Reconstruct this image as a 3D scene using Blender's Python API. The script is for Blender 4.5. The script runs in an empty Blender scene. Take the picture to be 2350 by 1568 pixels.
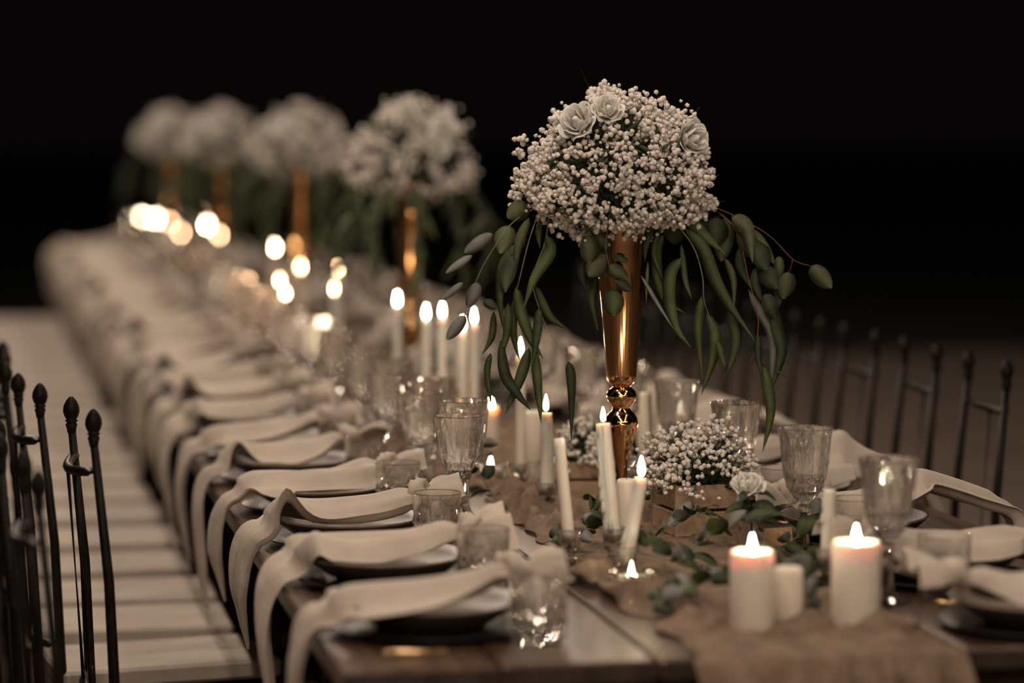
import bpy, math, random
import numpy as np
from mathutils import Vector, Matrix

random.seed(7)
S = bpy.context.scene
COL = S.collection
PI = math.pi

# ------------------------------------------------------------------ camera
F, CX, CY = 6400.0, 1175.0, 784.0            # focal length and centre in pixels of the 2350 x 1568 frame
VX, VHOR = -100.0, 270.0                       # where the long edges of the table meet
EYE = np.array([0.0, 0.0, 1.56])
def _n(v):
    v = np.array(v, float); return v / np.linalg.norm(v)
_Y = _n((VX - CX, CY - VHOR, -F)); _Z = _n((0, F, CY - VHOR)); _X = np.cross(_Y, _Z)
ROT = np.array([_X, _Y, _Z])
cam_d = bpy.data.cameras.new('camera'); cam = bpy.data.objects.new('camera', cam_d); COL.objects.link(cam)
M = Matrix([list(r) for r in ROT]).to_4x4(); M.translation = Vector(EYE)
cam.matrix_world = M
cam_d.sensor_width = 36.0; cam_d.lens = F / 2350.0 * 36.0
cam_d.clip_start = 0.1; cam_d.clip_end = 200
cam_d.dof.use_dof = True; cam_d.dof.focus_distance = 5.28; cam_d.dof.aperture_fstop = 1.30
S.camera = cam

# ------------------------------------------------------------------ world, lights, exposure
w = bpy.data.worlds.new('night'); S.world = w; w.use_nodes = True
w.node_tree.nodes['Background'].inputs[0].default_value = (0.55, 0.42, 0.36, 1)
w.node_tree.nodes['Background'].inputs[1].default_value = 0.0035
S.view_settings.view_transform = 'Standard'; S.view_settings.look = 'None'
S.view_settings.gamma = 1.0; S.view_settings.use_curve_mapping = False
S.view_settings.exposure = 0.18
S.cycles.use_denoising = True
S.cycles.max_bounces = 12; S.cycles.transmission_bounces = 10; S.cycles.glossy_bounces = 5
S.cycles.transparent_max_bounces = 12; S.cycles.diffuse_bounces = 3
S.cycles.sample_clamp_indirect = 150.0
S.cycles.caustics_reflective = False; S.cycles.caustics_refractive = False
S.cycles.blur_glossy = 0.5

BULB_W = 44.0
def bulb_lamp(x, y, z, p):
    l = bpy.data.lights.new('festoon_bulb', 'POINT'); l.energy = p; l.color = (1.0, 0.80, 0.64); l.shadow_soft_size = 0.045
    o = bpy.data.objects.new('festoon_bulb', l); COL.objects.link(o); o.location = (x, y, z)
# festoon strings hung over the courtyard: three along the table, two across behind the photographer
for i in range(20):
    y = -1.0 + i * 1.0
    bulb_lamp(0.2, y, 3.3 - 0.12 * math.sin(i * 2.1), BULB_W * 0.72)
    bulb_lamp(2.4, y + 0.45, 3.3 + 0.12 * math.sin(i * 2.1), BULB_W * 0.27)
for i in range(13):
    bulb_lamp(-3.6 + i * 0.7, -1.6, 2.9 + 0.008 * (i - 6) ** 2, BULB_W * 0.29)

# ------------------------------------------------------------------ pixel to place
def ray(px, py): return ROT @ np.array([(px - CX) / F, (CY - py) / F, -1.0])
def on(px, py, z):
    d = ray(px, py); return EYE + d * ((z - EYE[2]) / d[2])
def onX(px, py, x):
    d = ray(px, py); return EYE + d * (x / d[0])
def atd(px, py, dep): return EYE + ray(px, py) * dep
def depth(p): return float(-(ROT.T @ (np.array(p) - EYE))[2])

TZ = 0.76                                     # table top

# ------------------------------------------------------------------ materials
def mat(name, col, rough=0.6, metal=0.0, **kw):
    m = bpy.data.materials.new(name); m.use_nodes = True
    nt = m.node_tree; b = nt.nodes['Principled BSDF']
    b.inputs['Base Color'].default_value = (*col, 1); b.inputs['Roughness'].default_value = rough; b.inputs['Metallic'].default_value = metal
    for k, v in kw.items():
        b.inputs[k].default_value = v
    return m
def nodes(m): return m.node_tree.nodes, m.node_tree.links, m.node_tree.nodes['Principled BSDF']
def noise_colour(m, c1, c2, scale=(1, 1, 1), nscale=5.0, detail=4, lo=0.35, hi=0.65, bump=0.0, per_object=0.0, bscale=None):
    N, L, b = nodes(m)
    tc = N.new('ShaderNodeTexCoord'); mp = N.new('ShaderNodeMapping'); mp.inputs['Scale'].default_value = scale
    L.new(tc.outputs['Object'], mp.inputs[0])
    nz = N.new('ShaderNodeTexNoise'); nz.inputs['Scale'].default_value = nscale; nz.inputs['Detail'].default_value = detail
    L.new(mp.outputs[0], nz.inputs['Vector'])
    if per_object:
        oi = N.new('ShaderNodeObjectInfo'); ad = N.new('ShaderNodeVectorMath'); ad.operation = 'ADD'
        ml = N.new('ShaderNodeMath'); ml.operation = 'MULTIPLY'; ml.inputs[1].default_value = 37.0
        L.new(oi.outputs['Random'], ml.inputs[0]); L.new(mp.outputs[0], ad.inputs[0]); L.new(ml.outputs[0], ad.inputs[1])
        L.new(ad.outputs[0], nz.inputs['Vector'])
    r = N.new('ShaderNodeValToRGB'); r.color_ramp.elements[0].position = lo; r.color_ramp.elements[1].position = hi
    r.color_ramp.elements[0].color = (*c1, 1); r.color_ramp.elements[1].color = (*c2, 1)
    L.new(nz.outputs[0], r.inputs[0])
    out = r.outputs[0]
    if per_object:
        hs = N.new('ShaderNodeHueSaturation'); mr = N.new('ShaderNodeMapRange')
        mr.inputs[3].default_value = 1 - per_object; mr.inputs[4].default_value = 1 + per_object
        L.new(oi.outputs['Random'], mr.inputs[0]); L.new(mr.outputs[0], hs.inputs['Value']); L.new(out, hs.inputs['Color']); out = hs.outputs[0]
    L.new(out, b.inputs['Base Color'])
    if bump:
        bp = N.new('ShaderNodeBump'); bp.inputs['Strength'].default_value = bump; bp.inputs['Distance'].default_value = 0.004
        src = nz
        if bscale:
            src = N.new('ShaderNodeTexNoise'); src.inputs['Scale'].default_value = bscale; src.inputs['Detail'].default_value = 2
            L.new(tc.outputs['Object'], src.inputs['Vector'])
        L.new(src.outputs[0], bp.inputs['Height']); L.new(bp.outputs[0], b.inputs['Normal'])
    return m

WOOD = noise_colour(mat('table_wood', (0.1, 0.06, 0.04), 0.34), (0.045, 0.025, 0.016), (0.135, 0.080, 0.053), (26, 1.1, 26), 1.6, 6, 0.3, 0.72, 0.25, 0.18)
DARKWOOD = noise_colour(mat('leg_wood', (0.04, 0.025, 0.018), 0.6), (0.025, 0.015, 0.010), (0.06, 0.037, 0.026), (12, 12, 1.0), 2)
CRATE = noise_colour(mat('crate_wood', (0.4, 0.28, 0.18), 0.75), (0.34, 0.225, 0.14), (0.50, 0.36, 0.24), (2, 2, 18), 3, 5, 0.3, 0.7, 0.3, 0.1)
FLOOR = noise_colour(mat('stone_floor', (0.2, 0.15, 0.12), 0.8), (0.15, 0.108, 0.086), (0.22, 0.165, 0.135), (1, 1, 1), 2.2, 6, 0.3, 0.7, 0.3)
LAWN = noise_colour(mat('lawn', (0.01, 0.014, 0.006), 0.9), (0.006, 0.008, 0.004), (0.016, 0.02, 0.009), (1, 1, 1), 9, 5)
SEAT = noise_colour(mat('seat_pale', (0.5, 0.43, 0.37), 0.8), (0.40, 0.34, 0.29), (0.53, 0.46, 0.395), (2.0, 9, 9), 2.5, 4, 0.35, 0.65, 0.15, 0.08)
IRON = noise_colour(mat('black_iron', (0.02, 0.015, 0.012), 0.5, 0.1), (0.005, 0.004, 0.003), (0.016, 0.011, 0.008), (1, 1, 1), 30, 3, 0.3, 0.7, 0.3)
LINEN = noise_colour(mat('linen', (0.6, 0.52, 0.44), 0.92), (0.50, 0.43, 0.36), (0.60, 0.525, 0.45), (1, 1, 1), 14, 4, 0.3, 0.7, 0.55, 0.05, 38)
nodes(IRON)[2].inputs['Specular IOR Level'].default_value = 0.15
nodes(LINEN)[2].inputs['Sheen Weight'].default_value = 0.15
GAUZE = noise_colour(mat('gauze', (0.45, 0.34, 0.24), 0.95), (0.20, 0.135, 0.09), (0.36, 0.26, 0.185), (1, 1, 1), 28, 6, 0.3, 0.7, 1.0, 0, 95)
PLATE = noise_colour(mat('stoneware', (0.42, 0.36, 0.30), 0.42), (0.19, 0.15, 0.12), (0.26, 0.21, 0.17), (1, 1, 1), 25, 3, 0.3, 0.7, 0.05, 0.06)
PLATE_OUT = noise_colour(mat('stoneware_outside', (0.08, 0.058, 0.044), 0.5), (0.06, 0.043, 0.032), (0.10, 0.074, 0.056), (1, 1, 1), 25)  # brown plate outside, darkened to hold the shade beneath the rim
CHARGER = noise_colour(mat('charger_dark', (0.02, 0.014, 0.011), 0.38), (0.012, 0.008, 0.006), (0.026, 0.018, 0.014), (1, 1, 1), 30, 3)
GOLD = noise_colour(mat('gold', (0.86, 0.50, 0.24), 0.10, 1.0), (0.80, 0.45, 0.21), (0.88, 0.53, 0.27), (1, 1, 0.2), 6, 3, 0.3, 0.7)
CUTLERY = noise_colour(mat('cutlery_gold', (0.7, 0.47, 0.25), 0.2, 1.0), (0.62, 0.40, 0.20), (0.74, 0.50, 0.28), (1, 1, 1), 20)
WAX = noise_colour(mat('wax', (0.86, 0.80, 0.70), 0.5), (0.82, 0.755, 0.655), (0.90, 0.845, 0.755), (1, 1, 1), 18, 4, 0.3, 0.7, 0.1)
b = nodes(WAX)[2]; b.inputs['Subsurface Weight'].default_value = 0.6; b.inputs['Subsurface Radius'].default_value = (1.0, 0.50, 0.22); b.inputs['Subsurface Scale'].default_value = 0.016
WICK = noise_colour(mat('wick', (0.02, 0.015, 0.012), 0.9), (0.012, 0.01, 0.008), (0.03, 0.02, 0.016), (1, 1, 1), 200)
TIN = noise_colour(mat('tin', (0.7, 0.66, 0.6), 0.3, 1.0), (0.66, 0.62, 0.56), (0.76, 0.72, 0.66), (1, 1, 1), 40)
CARD = noise_colour(mat('kraft_card', (0.50, 0.31, 0.16), 0.85), (0.45, 0.275, 0.14), (0.55, 0.35, 0.19), (1, 1, 1), 120)
INK = noise_colour(mat('ink', (0.05, 0.035, 0.03), 0.8), (0.04, 0.03, 0.025), (0.07, 0.05, 0.04), (1, 1, 1), 300)
GYP = noise_colour(mat('gypsophila_white', (0.82, 0.76, 0.70), 0.85), (0.74, 0.67, 0.60), (0.87, 0.82, 0.76), (1, 1, 1), 160, 3, 0.3, 0.7, 0.4)
nodes(GYP)[2].inputs['Subsurface Weight'].default_value = 0.0
ROSE = noise_colour(mat('rose_white', (0.80, 0.78, 0.73), 0.6), (0.74, 0.72, 0.67), (0.86, 0.84, 0.79), (1, 1, 1), 40)
LEAF_G = noise_colour(mat('leaf_green', (0.06, 0.09, 0.025), 0.72), (0.044, 0.062, 0.018), (0.080, 0.105, 0.034), (1, 1, 1), 30, 3, 0.3, 0.7, 0.2, 0.22)
LEAF_O = noise_colour(mat('leaf_olive', (0.085, 0.10, 0.04), 0.72), (0.066, 0.080, 0.032), (0.11, 0.125, 0.058), (1, 1, 1), 30, 3, 0.3, 0.7, 0.2, 0.2)
LEAF_S = noise_colour(mat('leaf_silver', (0.19, 0.195, 0.17), 0.72), (0.16, 0.167, 0.145), (0.23, 0.235, 0.21), (1, 1, 1), 30, 3, 0.3, 0.7, 0.2, 0.12)
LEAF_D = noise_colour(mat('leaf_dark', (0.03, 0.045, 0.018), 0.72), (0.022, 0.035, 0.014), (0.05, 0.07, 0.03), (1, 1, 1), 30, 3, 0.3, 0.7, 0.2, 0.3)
STEM_G = noise_colour(mat('stem_grey', (0.22, 0.21, 0.17), 0.7), (0.17, 0.165, 0.125), (0.27, 0.255, 0.21), (1, 1, 1), 60)
STEM_R = noise_colour(mat('stem_red', (0.20, 0.075, 0.04), 0.6), (0.16, 0.06, 0.03), (0.25, 0.095, 0.05), (1, 1, 1), 60)

def gauze_holes(m, amount):
    N, L, b = nodes(m); out = N['Material Output']
    t = N.new('ShaderNodeBsdfTransparent'); mx = N.new('ShaderNodeMixShader'); mx.inputs[0].default_value = amount
    L.new(b.outputs[0], mx.inputs[1]); L.new(t.outputs[0], mx.inputs[2]); L.new(mx.outputs[0], out.inputs[0])
gauze_holes(GAUZE, 0.30)
def emit(name, col, s):
    m = bpy.data.materials.new(name); m.use_nodes = True; N = m.node_tree.nodes; L = m.node_tree.links
    N.remove(N['Principled BSDF']); e = N.new('ShaderNodeEmission'); e.inputs[0].default_value = (*col, 1); e.inputs[1].default_value = s
    L.new(e.outputs[0], N['Material Output'].inputs[0]); return m
FLAME = emit('flame', (1.0, 0.78, 0.52), 130)
FLAME_LOW = emit('flame_low', (1.0, 0.60, 0.34), 55)

def glass(name, clear=0.30):
    m = bpy.data.materials.new(name); m.use_nodes = True; N, L, p = nodes(m)
    p.inputs['Base Color'].default_value = (1.0, 0.998, 0.995, 1); p.inputs['Roughness'].default_value = 0.0
    p.inputs['Transmission Weight'].default_value = 1.0; p.inputs['IOR'].default_value = 1.56
    t = N.new('ShaderNodeBsdfTransparent'); t.inputs[0].default_value = (1.0, 0.99, 0.98, 1)
    mx = N.new('ShaderNodeMixShader'); mx.inputs[0].default_value = clear
    L.new(p.outputs[0], mx.inputs[1]); L.new(t.outputs[0], mx.inputs[2]); L.new(mx.outputs[0], N['Material Output'].inputs[0])
    return m
CRYSTAL = glass('cut_crystal')

# ------------------------------------------------------------------ object helpers
def mesh(name, verts, faces, m=None, smooth=True):
    me = bpy.data.meshes.new(name); me.from_pydata([tuple(map(float, v)) for v in verts], [], faces)
    if smooth: me.polygons.foreach_set('use_smooth', [True] * len(me.polygons))
    if m: me.materials.append(m)
    me.update(); return me
def obj(name, me, parent=None, loc=None, rz=None):
    o = bpy.data.objects.new(name, me); COL.objects.link(o); o.parent = parent
    if loc is not None: o.location = loc
    if rz is not None: o.rotation_euler = (0, 0, rz)
    return o
def tag(o, label, cat, group=None, kind=None):
    if label: o['label'] = label
    if cat: o['category'] = cat
    if group: o['group'] = group
    if kind: o['kind'] = kind
    return o
def thing(name, label, cat, loc=(0, 0, 0), rz=0, group=None):
    o = bpy.data.objects.new(name, None); COL.objects.link(o); o.location = loc; o.rotation_euler = (0, 0, rz); o.empty_display_size = 0.05
    return tag(o, label, cat, group)
def dup(root, loc, rz=0.0, label=None, group=None, scale=None):
    r = root.copy(); COL.objects.link(r); r.location = loc; r.rotation_euler = (0, 0, rz)
    if label: r['label'] = label
    if group: r['group'] = group
    if scale: r.scale = scale
    for ch in list(root.children):
        c = ch.copy(); COL.objects.link(c); c.parent = r
        for g in ch.children:
            d = g.copy(); COL.objects.link(d); d.parent = c
    return r

def merge(parts):
    V, Fc = [], []
    for v, f in parts:
        k = len(V); V.extend(v); Fc.extend([tuple(i + k for i in q) for q in f])
    return V, Fc
def box(cx, cy, cz, sx, sy, sz):
    V = [(cx + dx * sx / 2, cy + dy * sy / 2, cz + dz * sz / 2) for dz in (-1, 1) for dy in (-1, 1) for dx in (-1, 1)]
    return V, [(0, 2, 3, 1), (4, 5, 7, 6), (0, 1, 5, 4), (2, 6, 7, 3), (0, 4, 6, 2), (1, 3, 7, 5)]
def bbox(cx, cy, cz, sx, sy, sz, r):
    """box with chamfered vertical and top edges"""
    x, y, z0, z1 = sx / 2, sy / 2, cz - sz / 2, cz + sz / 2
    def ring(ix, z):
        a, b_ = x - ix, y - ix; c = r
        return [(cx + p, cy + q, z) for p, q in ((-a + c, -b_), (a - c, -b_), (a, -b_ + c), (a, b_ - c), (a - c, b_), (-a + c, b_), (-a, b_ - c), (-a, -b_ + c))]
    R = [ring(r, z0), ring(0, z0 + r), ring(0, z1 - r), ring(r, z1)]
    V = sum(R, []); Fc = [tuple(range(7, -1, -1)), tuple(range(24, 32))]
    for k in range(3):
        for i in range(8):
            j = (i + 1) % 8; Fc.append((k * 8 + i, k * 8 + j, k * 8 + 8 + j, k * 8 + 8 + i))
    return V, Fc
def lathe(prof, n=24, fun=None):
    """prof: (radius, z); radius 0 makes a pole. fun(k, theta, r, z) -> r"""
    V, Fc, rings = [], [], []
    for k, (r, z) in enumerate(prof):
        if r <= 1e-6:
            rings.append([len(V)]); V.append((0, 0, z))
        else:
            ids = []
            for i in range(n):
                t = 2 * PI * i / n; rr = fun(k, t, r, z) if fun else r
                ids.append(len(V)); V.append((rr * math.cos(t), rr * math.sin(t), z))
            rings.append(ids)
    for a, b_ in zip(rings, rings[1:]):
        if len(a) == 1 and len(b_) == 1: continue
        for i in range(n):
            j = (i + 1) % n
            if len(a) == 1: Fc.append((a[0], b_[j], b_[i]))
            elif len(b_) == 1: Fc.append((a[i], a[j], b_[0]))
            else: Fc.append((a[i], a[j], b_[j], b_[i]))
    return V, Fc
def frame(t, up=(0, 0, 1)):
    t = _n(t); u = np.array(up, float)
    if abs(t @ u) > 0.95: u = np.array((1.0, 0, 0))
    a = _n(np.cross(t, u)); return a, np.cross(a, t)
def tube(pts, rad, n=8, cap=True):
    P = [np.array(p, float) for p in pts]; V, Fc = [], []
    a = None
    for k, p in enumerate(P):
        t = (P[min(k + 1, len(P) - 1)] - P[max(k - 1, 0)])
        if a is None: a, b_ = frame(t)
        else:
            t = _n(t); a = _n(a - t * (a @ t)); b_ = np.cross(t, a)
        r = rad[k] if hasattr(rad, '__len__') else rad
        for i in range(n):
            th = 2 * PI * i / n; V.append(p + r * (math.cos(th) * a + math.sin(th) * b_))
    for k in range(len(P) - 1):
        for i in range(n):
            j = (i + 1) % n; Fc.append((k * n + i, k * n + j, k * n + n + j, k * n + n + i))
    if cap:
        Fc.append(tuple(range(n - 1, -1, -1))); m = (len(P) - 1) * n; Fc.append(tuple(range(m, m + n)))
    return V, Fc
def spline(P, n):
    P = [np.array(p, float) for p in P]; Q = [2 * P[0] - P[1]] + P + [2 * P[-1] - P[-2]]; out = []
    m = len(P) - 1
    for i in range(n + 1):
        s = min(i / n * m, m - 1e-9); k = int(s); t = s - k; a, b_, c, d = Q[k:k + 4]
        out.append(0.5 * (2 * b_ + (c - a) * t + (2 * a - 5 * b_ + 4 * c - d) * t * t + (3 * b_ - a - 3 * c + d) * t ** 3))
    return out
def shift(vf, off):
    o = np.array(off, float); return [np.array(v, float) + o for v in vf[0]], vf[1]
def turn(vf, ang, axis='Z'):
    R = np.array(Matrix.Rotation(ang, 3, axis)); return [R @ np.array(v, float) for v in vf[0]], vf[1]
def ico(sub):
    import bmesh
    bm = bmesh.new(); bmesh.ops.create_icosphere(bm, subdivisions=sub, radius=1.0); bm.verts.index_update()
    V = [np.array(v.co) for v in bm.verts]; Fc = [tuple(v.index for v in f.verts) for f in bm.faces]; bm.free(); return V, Fc
def leaf_mesh(path, width, normal, kind='long', seg=8, fold=0.18, thick=0.0006):
    """leaf along a path of points; closed thin body with a folded midrib"""
    P = spline(path, seg); V, Fc = [], []
    nrm = np.array(normal, float)
    for k, p in enumerate(P):
        s = k / seg
        t = P[min(k + 1, seg)] - P[max(k - 1, 0)]
        side = _n(np.cross(t, nrm)); nn = _n(np.cross(side, t))
        if kind == 'long': wd = math.sin(PI * min(1, s ** 0.66)) ** 0.85 if 0 < s < 1 else 0.03
        else: wd = math.sin(PI * s ** 0.85) ** 0.55 if 0 < s < 1 else 0.10
        h = width / 2 * max(wd, 0.02)
        V += [p - side * h + nn * h * fold, p + nn * thick, p + side * h + nn * h * fold, p - nn * thick]
    for k in range(seg):
        a = k * 4
        for i in range(4):
            j = (i + 1) % 4; Fc.append((a + i, a + 4 + i, a + 4 + j, a + j))
    Fc.append((3, 2, 1, 0)); e = seg * 4; Fc.append((e, e + 1, e + 2, e + 3))
    return V, Fc

ORD = 'first second third fourth fifth sixth seventh eighth ninth'.split()
SIDE = {'L': 'side of hanging napkins', 'R': 'side of the kraft card'}
VY = [5.244, 7.84, 10.38, 13.0, 15.75]           # how far along each gold vase stands
def along(y):
    return ['', 'first', 'second', 'third', 'fourth', 'last'][sum(y > v for v in VY)]
class Counter(dict):
    def nth(self, key):
        self[key] = self.get(key, 0) + 1
        return (ORD + ['tenth', 'eleventh', 'twelfth'])[self[key] - 1]
CNT = Counter()
def where(k, side, y):
    n = CNT.nth((side, along(y))) if k >= 9 else ''
    if k < 9: return f'{ORD[k]} place from the runner-draped table end, {SIDE[side]}', f'{SIDE[side]}'
    return f'{n} place past the {along(y)} gold vase, {SIDE[side]}', f'{SIDE[side]}'

# ------------------------------------------------------------------ setting: ground
XL, XR = 0.531, 1.965
XC = (XL + XR) / 2
Y0, Y1 = 3.955, 16.5
tag(obj('floor', mesh('floor', *box(1.0, 7.0, -0.05, 16, 21.5, 0.1), FLOOR, False)), 'brown stone terrace floor under the long table', 'floor', kind='structure')
tag(obj('lawn_ground', mesh('lawn', *box(0, 40, -0.1, 160, 160, 0.1), LAWN, False)), 'dark lawn beyond the terrace', 'lawn', kind='structure')

# ------------------------------------------------------------------ tables
NT = 6; TL = (Y1 - Y0) / NT
PW = (XR - XL) / 6
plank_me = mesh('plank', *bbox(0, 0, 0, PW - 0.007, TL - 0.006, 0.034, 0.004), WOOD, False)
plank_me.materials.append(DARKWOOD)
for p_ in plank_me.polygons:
    if abs(p_.normal.y) > 0.9: p_.material_index = 1  # end faces in the darker leg wood: shade on the table front put into colour
leg_me = mesh('table_leg', *bbox(0, 0, 0.35, 0.075, 0.075, 0.70, 0.006), DARKWOOD, False)
apl = mesh('apron_long', *box(0, 0, 0, 0.024, TL - 0.34, 0.09), DARKWOOD, False)
aps = mesh('apron_short', *box(0, 0, 0, XR - XL - 0.30, 0.024, 0.09), DARKWOOD, False)
for i in range(NT):
    yc = Y0 + TL * (i + 0.5)
    t = thing('banquet_table', ['plank-topped dark wooden table at the runner-draped end of the row', 'plank-topped dark wooden table, second from the runner-draped end',
              'plank-topped dark wooden table, third from the runner-draped end', 'plank-topped dark wooden table, fourth from the runner-draped end',
              'plank-topped dark wooden table, fifth from the runner-draped end', 'plank-topped dark wooden table at the far end of the row'][i], 'table', (XC, yc, 0), 0, 'tables in one long row')
    for k in range(6):
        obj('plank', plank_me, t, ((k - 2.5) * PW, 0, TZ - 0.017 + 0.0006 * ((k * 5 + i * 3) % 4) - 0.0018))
    for sx in (-1, 1):
        obj('apron', apl, t, (sx * (XC - XL - 0.11), 0, TZ - 0.079))
        obj('apron', aps, t, (0, sx * (TL / 2 - 0.11), TZ - 0.079))
        for sy in (-1, 1):
            obj('leg', leg_me, t, (sx * (XC - XL - 0.30), sy * (TL / 2 - 0.13), 0.02))

# ------------------------------------------------------------------ runner of gauze
def build_runner():
    rs = np.random.RandomState(3)
    ny, nx = 900, 40
    yn, yf = Y0 - 0.012, Y1 - 0.2
    V, Fc = [], []
    ph = rs.uniform(0, 6.28, 30)
    def h(x, y):
        wx = x + 0.03 * math.sin(9 * y + ph[4]) + 0.015 * math.sin(23 * y + 11 * x)
        wy = y + 0.04 * math.sin(13 * x + ph[5]) + 0.02 * math.sin(31 * x - 17 * y)
        v = 1 - abs(math.sin(14 * wx + 7 * wy + ph[0]))
        v += 0.9 * (1 - abs(math.sin(-9 * wx + 16 * wy + ph[1])))
        v += 0.6 * (1 - abs(math.sin(33 * wx + 21 * wy + ph[2])))
        v += 0.4 * (1 - abs(math.sin(52 * wx - 37 * wy + ph[3])))
        return max(0.0, v - 0.75) * (0.6 + 0.4 * math.sin(5.3 * y + 3 * x))
    hang = 0.34; nh = 60
    for j in range(ny + nh + 1):
        for i in range(nx + 1):
            u = i / nx - 0.5
            if j >= nh:
                y = yn + 0.012 + (yf - yn) * ((j - nh) / ny) ** 1.25
                wd = 0.40 + 0.05 * math.sin(3.1 * y) + 0.03 * math.sin(8.3 * y + 1)
                xc = 1.253 + 0.02 * math.sin(1.7 * y)
                x = xc + u * wd + 0.02 * math.sin(41 * y) * u + 0.012 * math.sin(25 * y + 9 * u)
                edge = min(1, (0.5 - abs(u)) * 8)
                near = min(1.0, (y - Y0) / 0.12)
                z = TZ + 0.0025 + 0.060 * h(x, y) * (0.35 + 0.65 * edge) * (0.2 + 0.8 * near) * (0.30 + 0.70 * min(1.0, (2.2 * abs(u)) ** 1.5)) * (0.55 + 0.45 * min(1.0, (y - Y0) / 0.7))
                V.append((x, y, z))
            else:
                s = (nh - j) / nh * hang
                xc = 1.253 + 0.02 * math.sin(1.7 * yn)
                wd = 0.41 - 0.04 * s / hang
                x = xc + u * wd + 0.006 * math.sin(40 * u + 12 * s)
                fold = 0.040 * (math.sin(34 * u + 2.0 * math.sin(5 * s)) + 0.6 * math.sin(71 * u + 4 * s)) * min(1, s / 0.06)
                y = yn - 0.016 - 0.018 * min(1, s / 0.03) - abs(fold)
                V.append((x, y, TZ + 0.006 * math.cos(min(s / 0.03, 1) * 1.57) - s + 0.004))
    W = nx + 1
    for j in range(ny + nh):
        for i in range(nx):
            Fc.append((j * W + i, j * W + i + 1, (j + 1) * W + i + 1, (j + 1) * W + i))
    o = obj('table_runner', mesh('table_runner', V, Fc, GAUZE))
    m = o.modifiers.new('thickness', 'SOLIDIFY'); m.thickness = 0.0015
    tag(o, 'crumpled tan gauze runner along the table middle, hanging over one end', 'table runner')
build_runner()

# ------------------------------------------------------------------ glassware
GJ = random.Random(77)
def goblet_mesh(H, R, n=48, flute=12):
    k = H / 0.24; q = R / 0.049
    outer = [(0, 0.0), (0.034, 0.0), (0.036, 0.002), (0.034, 0.005), (0.020, 0.010), (0.012, 0.017), (0.0085, 0.028), (0.0078, 0.045), (0.0092, 0.062), (0.0105, 0.074),
             (0.0085, 0.079), (0.0075, 0.082), (0.0115, 0.087), (0.0125, 0.092), (0.0115, 0.097), (0.0078, 0.101), (0.0085, 0.106)]
    bowl = [(0.016, 0.111), (0.0225, 0.117), (0.0275, 0.124), (0.0315, 0.132), (0.0345, 0.141), (0.0368, 0.152), (0.0388, 0.165), (0.0405, 0.180), (0.0422, 0.196), (0.0440, 0.212), (0.0462, 0.226), (0.0490, 0.238)]
    inner = [(0.0484, 0.2402), (0.0470, 0.2385), (0.0440, 0.226), (0.0415, 0.210), (0.0385, 0.185), (0.0360, 0.160), (0.0325, 0.140), (0.027, 0.126), (0.017, 0.118), (0, 0.115)]
    prof = outer + bowl + inner; no, nb = len(outer), len(outer) + len(bowl)
    prof = [(r * q, z * k) for r, z in prof]
    def fun(i, t, r, z):
        if 5 <= i < no: return r * (1 + 0.06 * math.cos(8 * t))
        if nb - 1 <= i <= nb: return r * (1 + 0.008 * math.cos(12 * t) + GJ.uniform(-0.006, 0.006))
        if no <= i < nb - 1:
            s = (i - no) / (nb - no - 1)
            r += GJ.uniform(-0.00035, 0.00035)
            if s < 0.42: return r + 0.0028 * (math.cos(8 * t + i * 1.1) * math.cos(8 * t - i * 1.1))
            return r + 0.0021 * abs(math.cos(flute / 2 * t + 0.12 * i)) * (1 - max(0, s - 0.8) * 4)
        return r
    return lathe(prof, n, fun)
def tumbler_mesh(n=48):
    outer = [(0, 0.0), (0.036, 0.0), (0.0395, 0.002), (0.0405, 0.007), (0.0415, 0.014), (0.0418, 0.021), (0.0421, 0.028), (0.0424, 0.035), (0.0427, 0.042), (0.0430, 0.049), (0.0433, 0.056), (0.0436, 0.064), (0.0440, 0.074), (0.0445, 0.087), (0.0452, 0.103), (0.0455, 0.107)]
    inner = [(0.0448, 0.1090), (0.0437, 0.1080), (0.0424, 0.095), (0.0415, 0.070), (0.0405, 0.040), (0.0385, 0.020), (0.033, 0.0150), (0, 0.0135)]
    no = len(outer)
    def fun(i, t, r, z):
        r += GJ.uniform(-0.0003, 0.0003) if 3 <= i < 15 else 0
        if 3 <= i <= 11: return r + 0.0034 * (math.cos(8 * t + i * 0.95) * math.cos(8 * t - i * 0.95)) + 0.0004 * math.cos(24 * t + i)
        if 12 <= i < 14: return r + 0.0006 * math.cos(8 * t)
        return r
    return lathe(outer + inner, n, fun)
GOB_A = mesh('goblet_large', *goblet_mesh(0.240, 0.0500), CRYSTAL, False)
GOB_B = mesh('goblet_small', *goblet_mesh(0.222, 0.0470), CRYSTAL, False)
TUMB = mesh('tumbler', *tumbler_mesh(), CRYSTAL, False)

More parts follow.
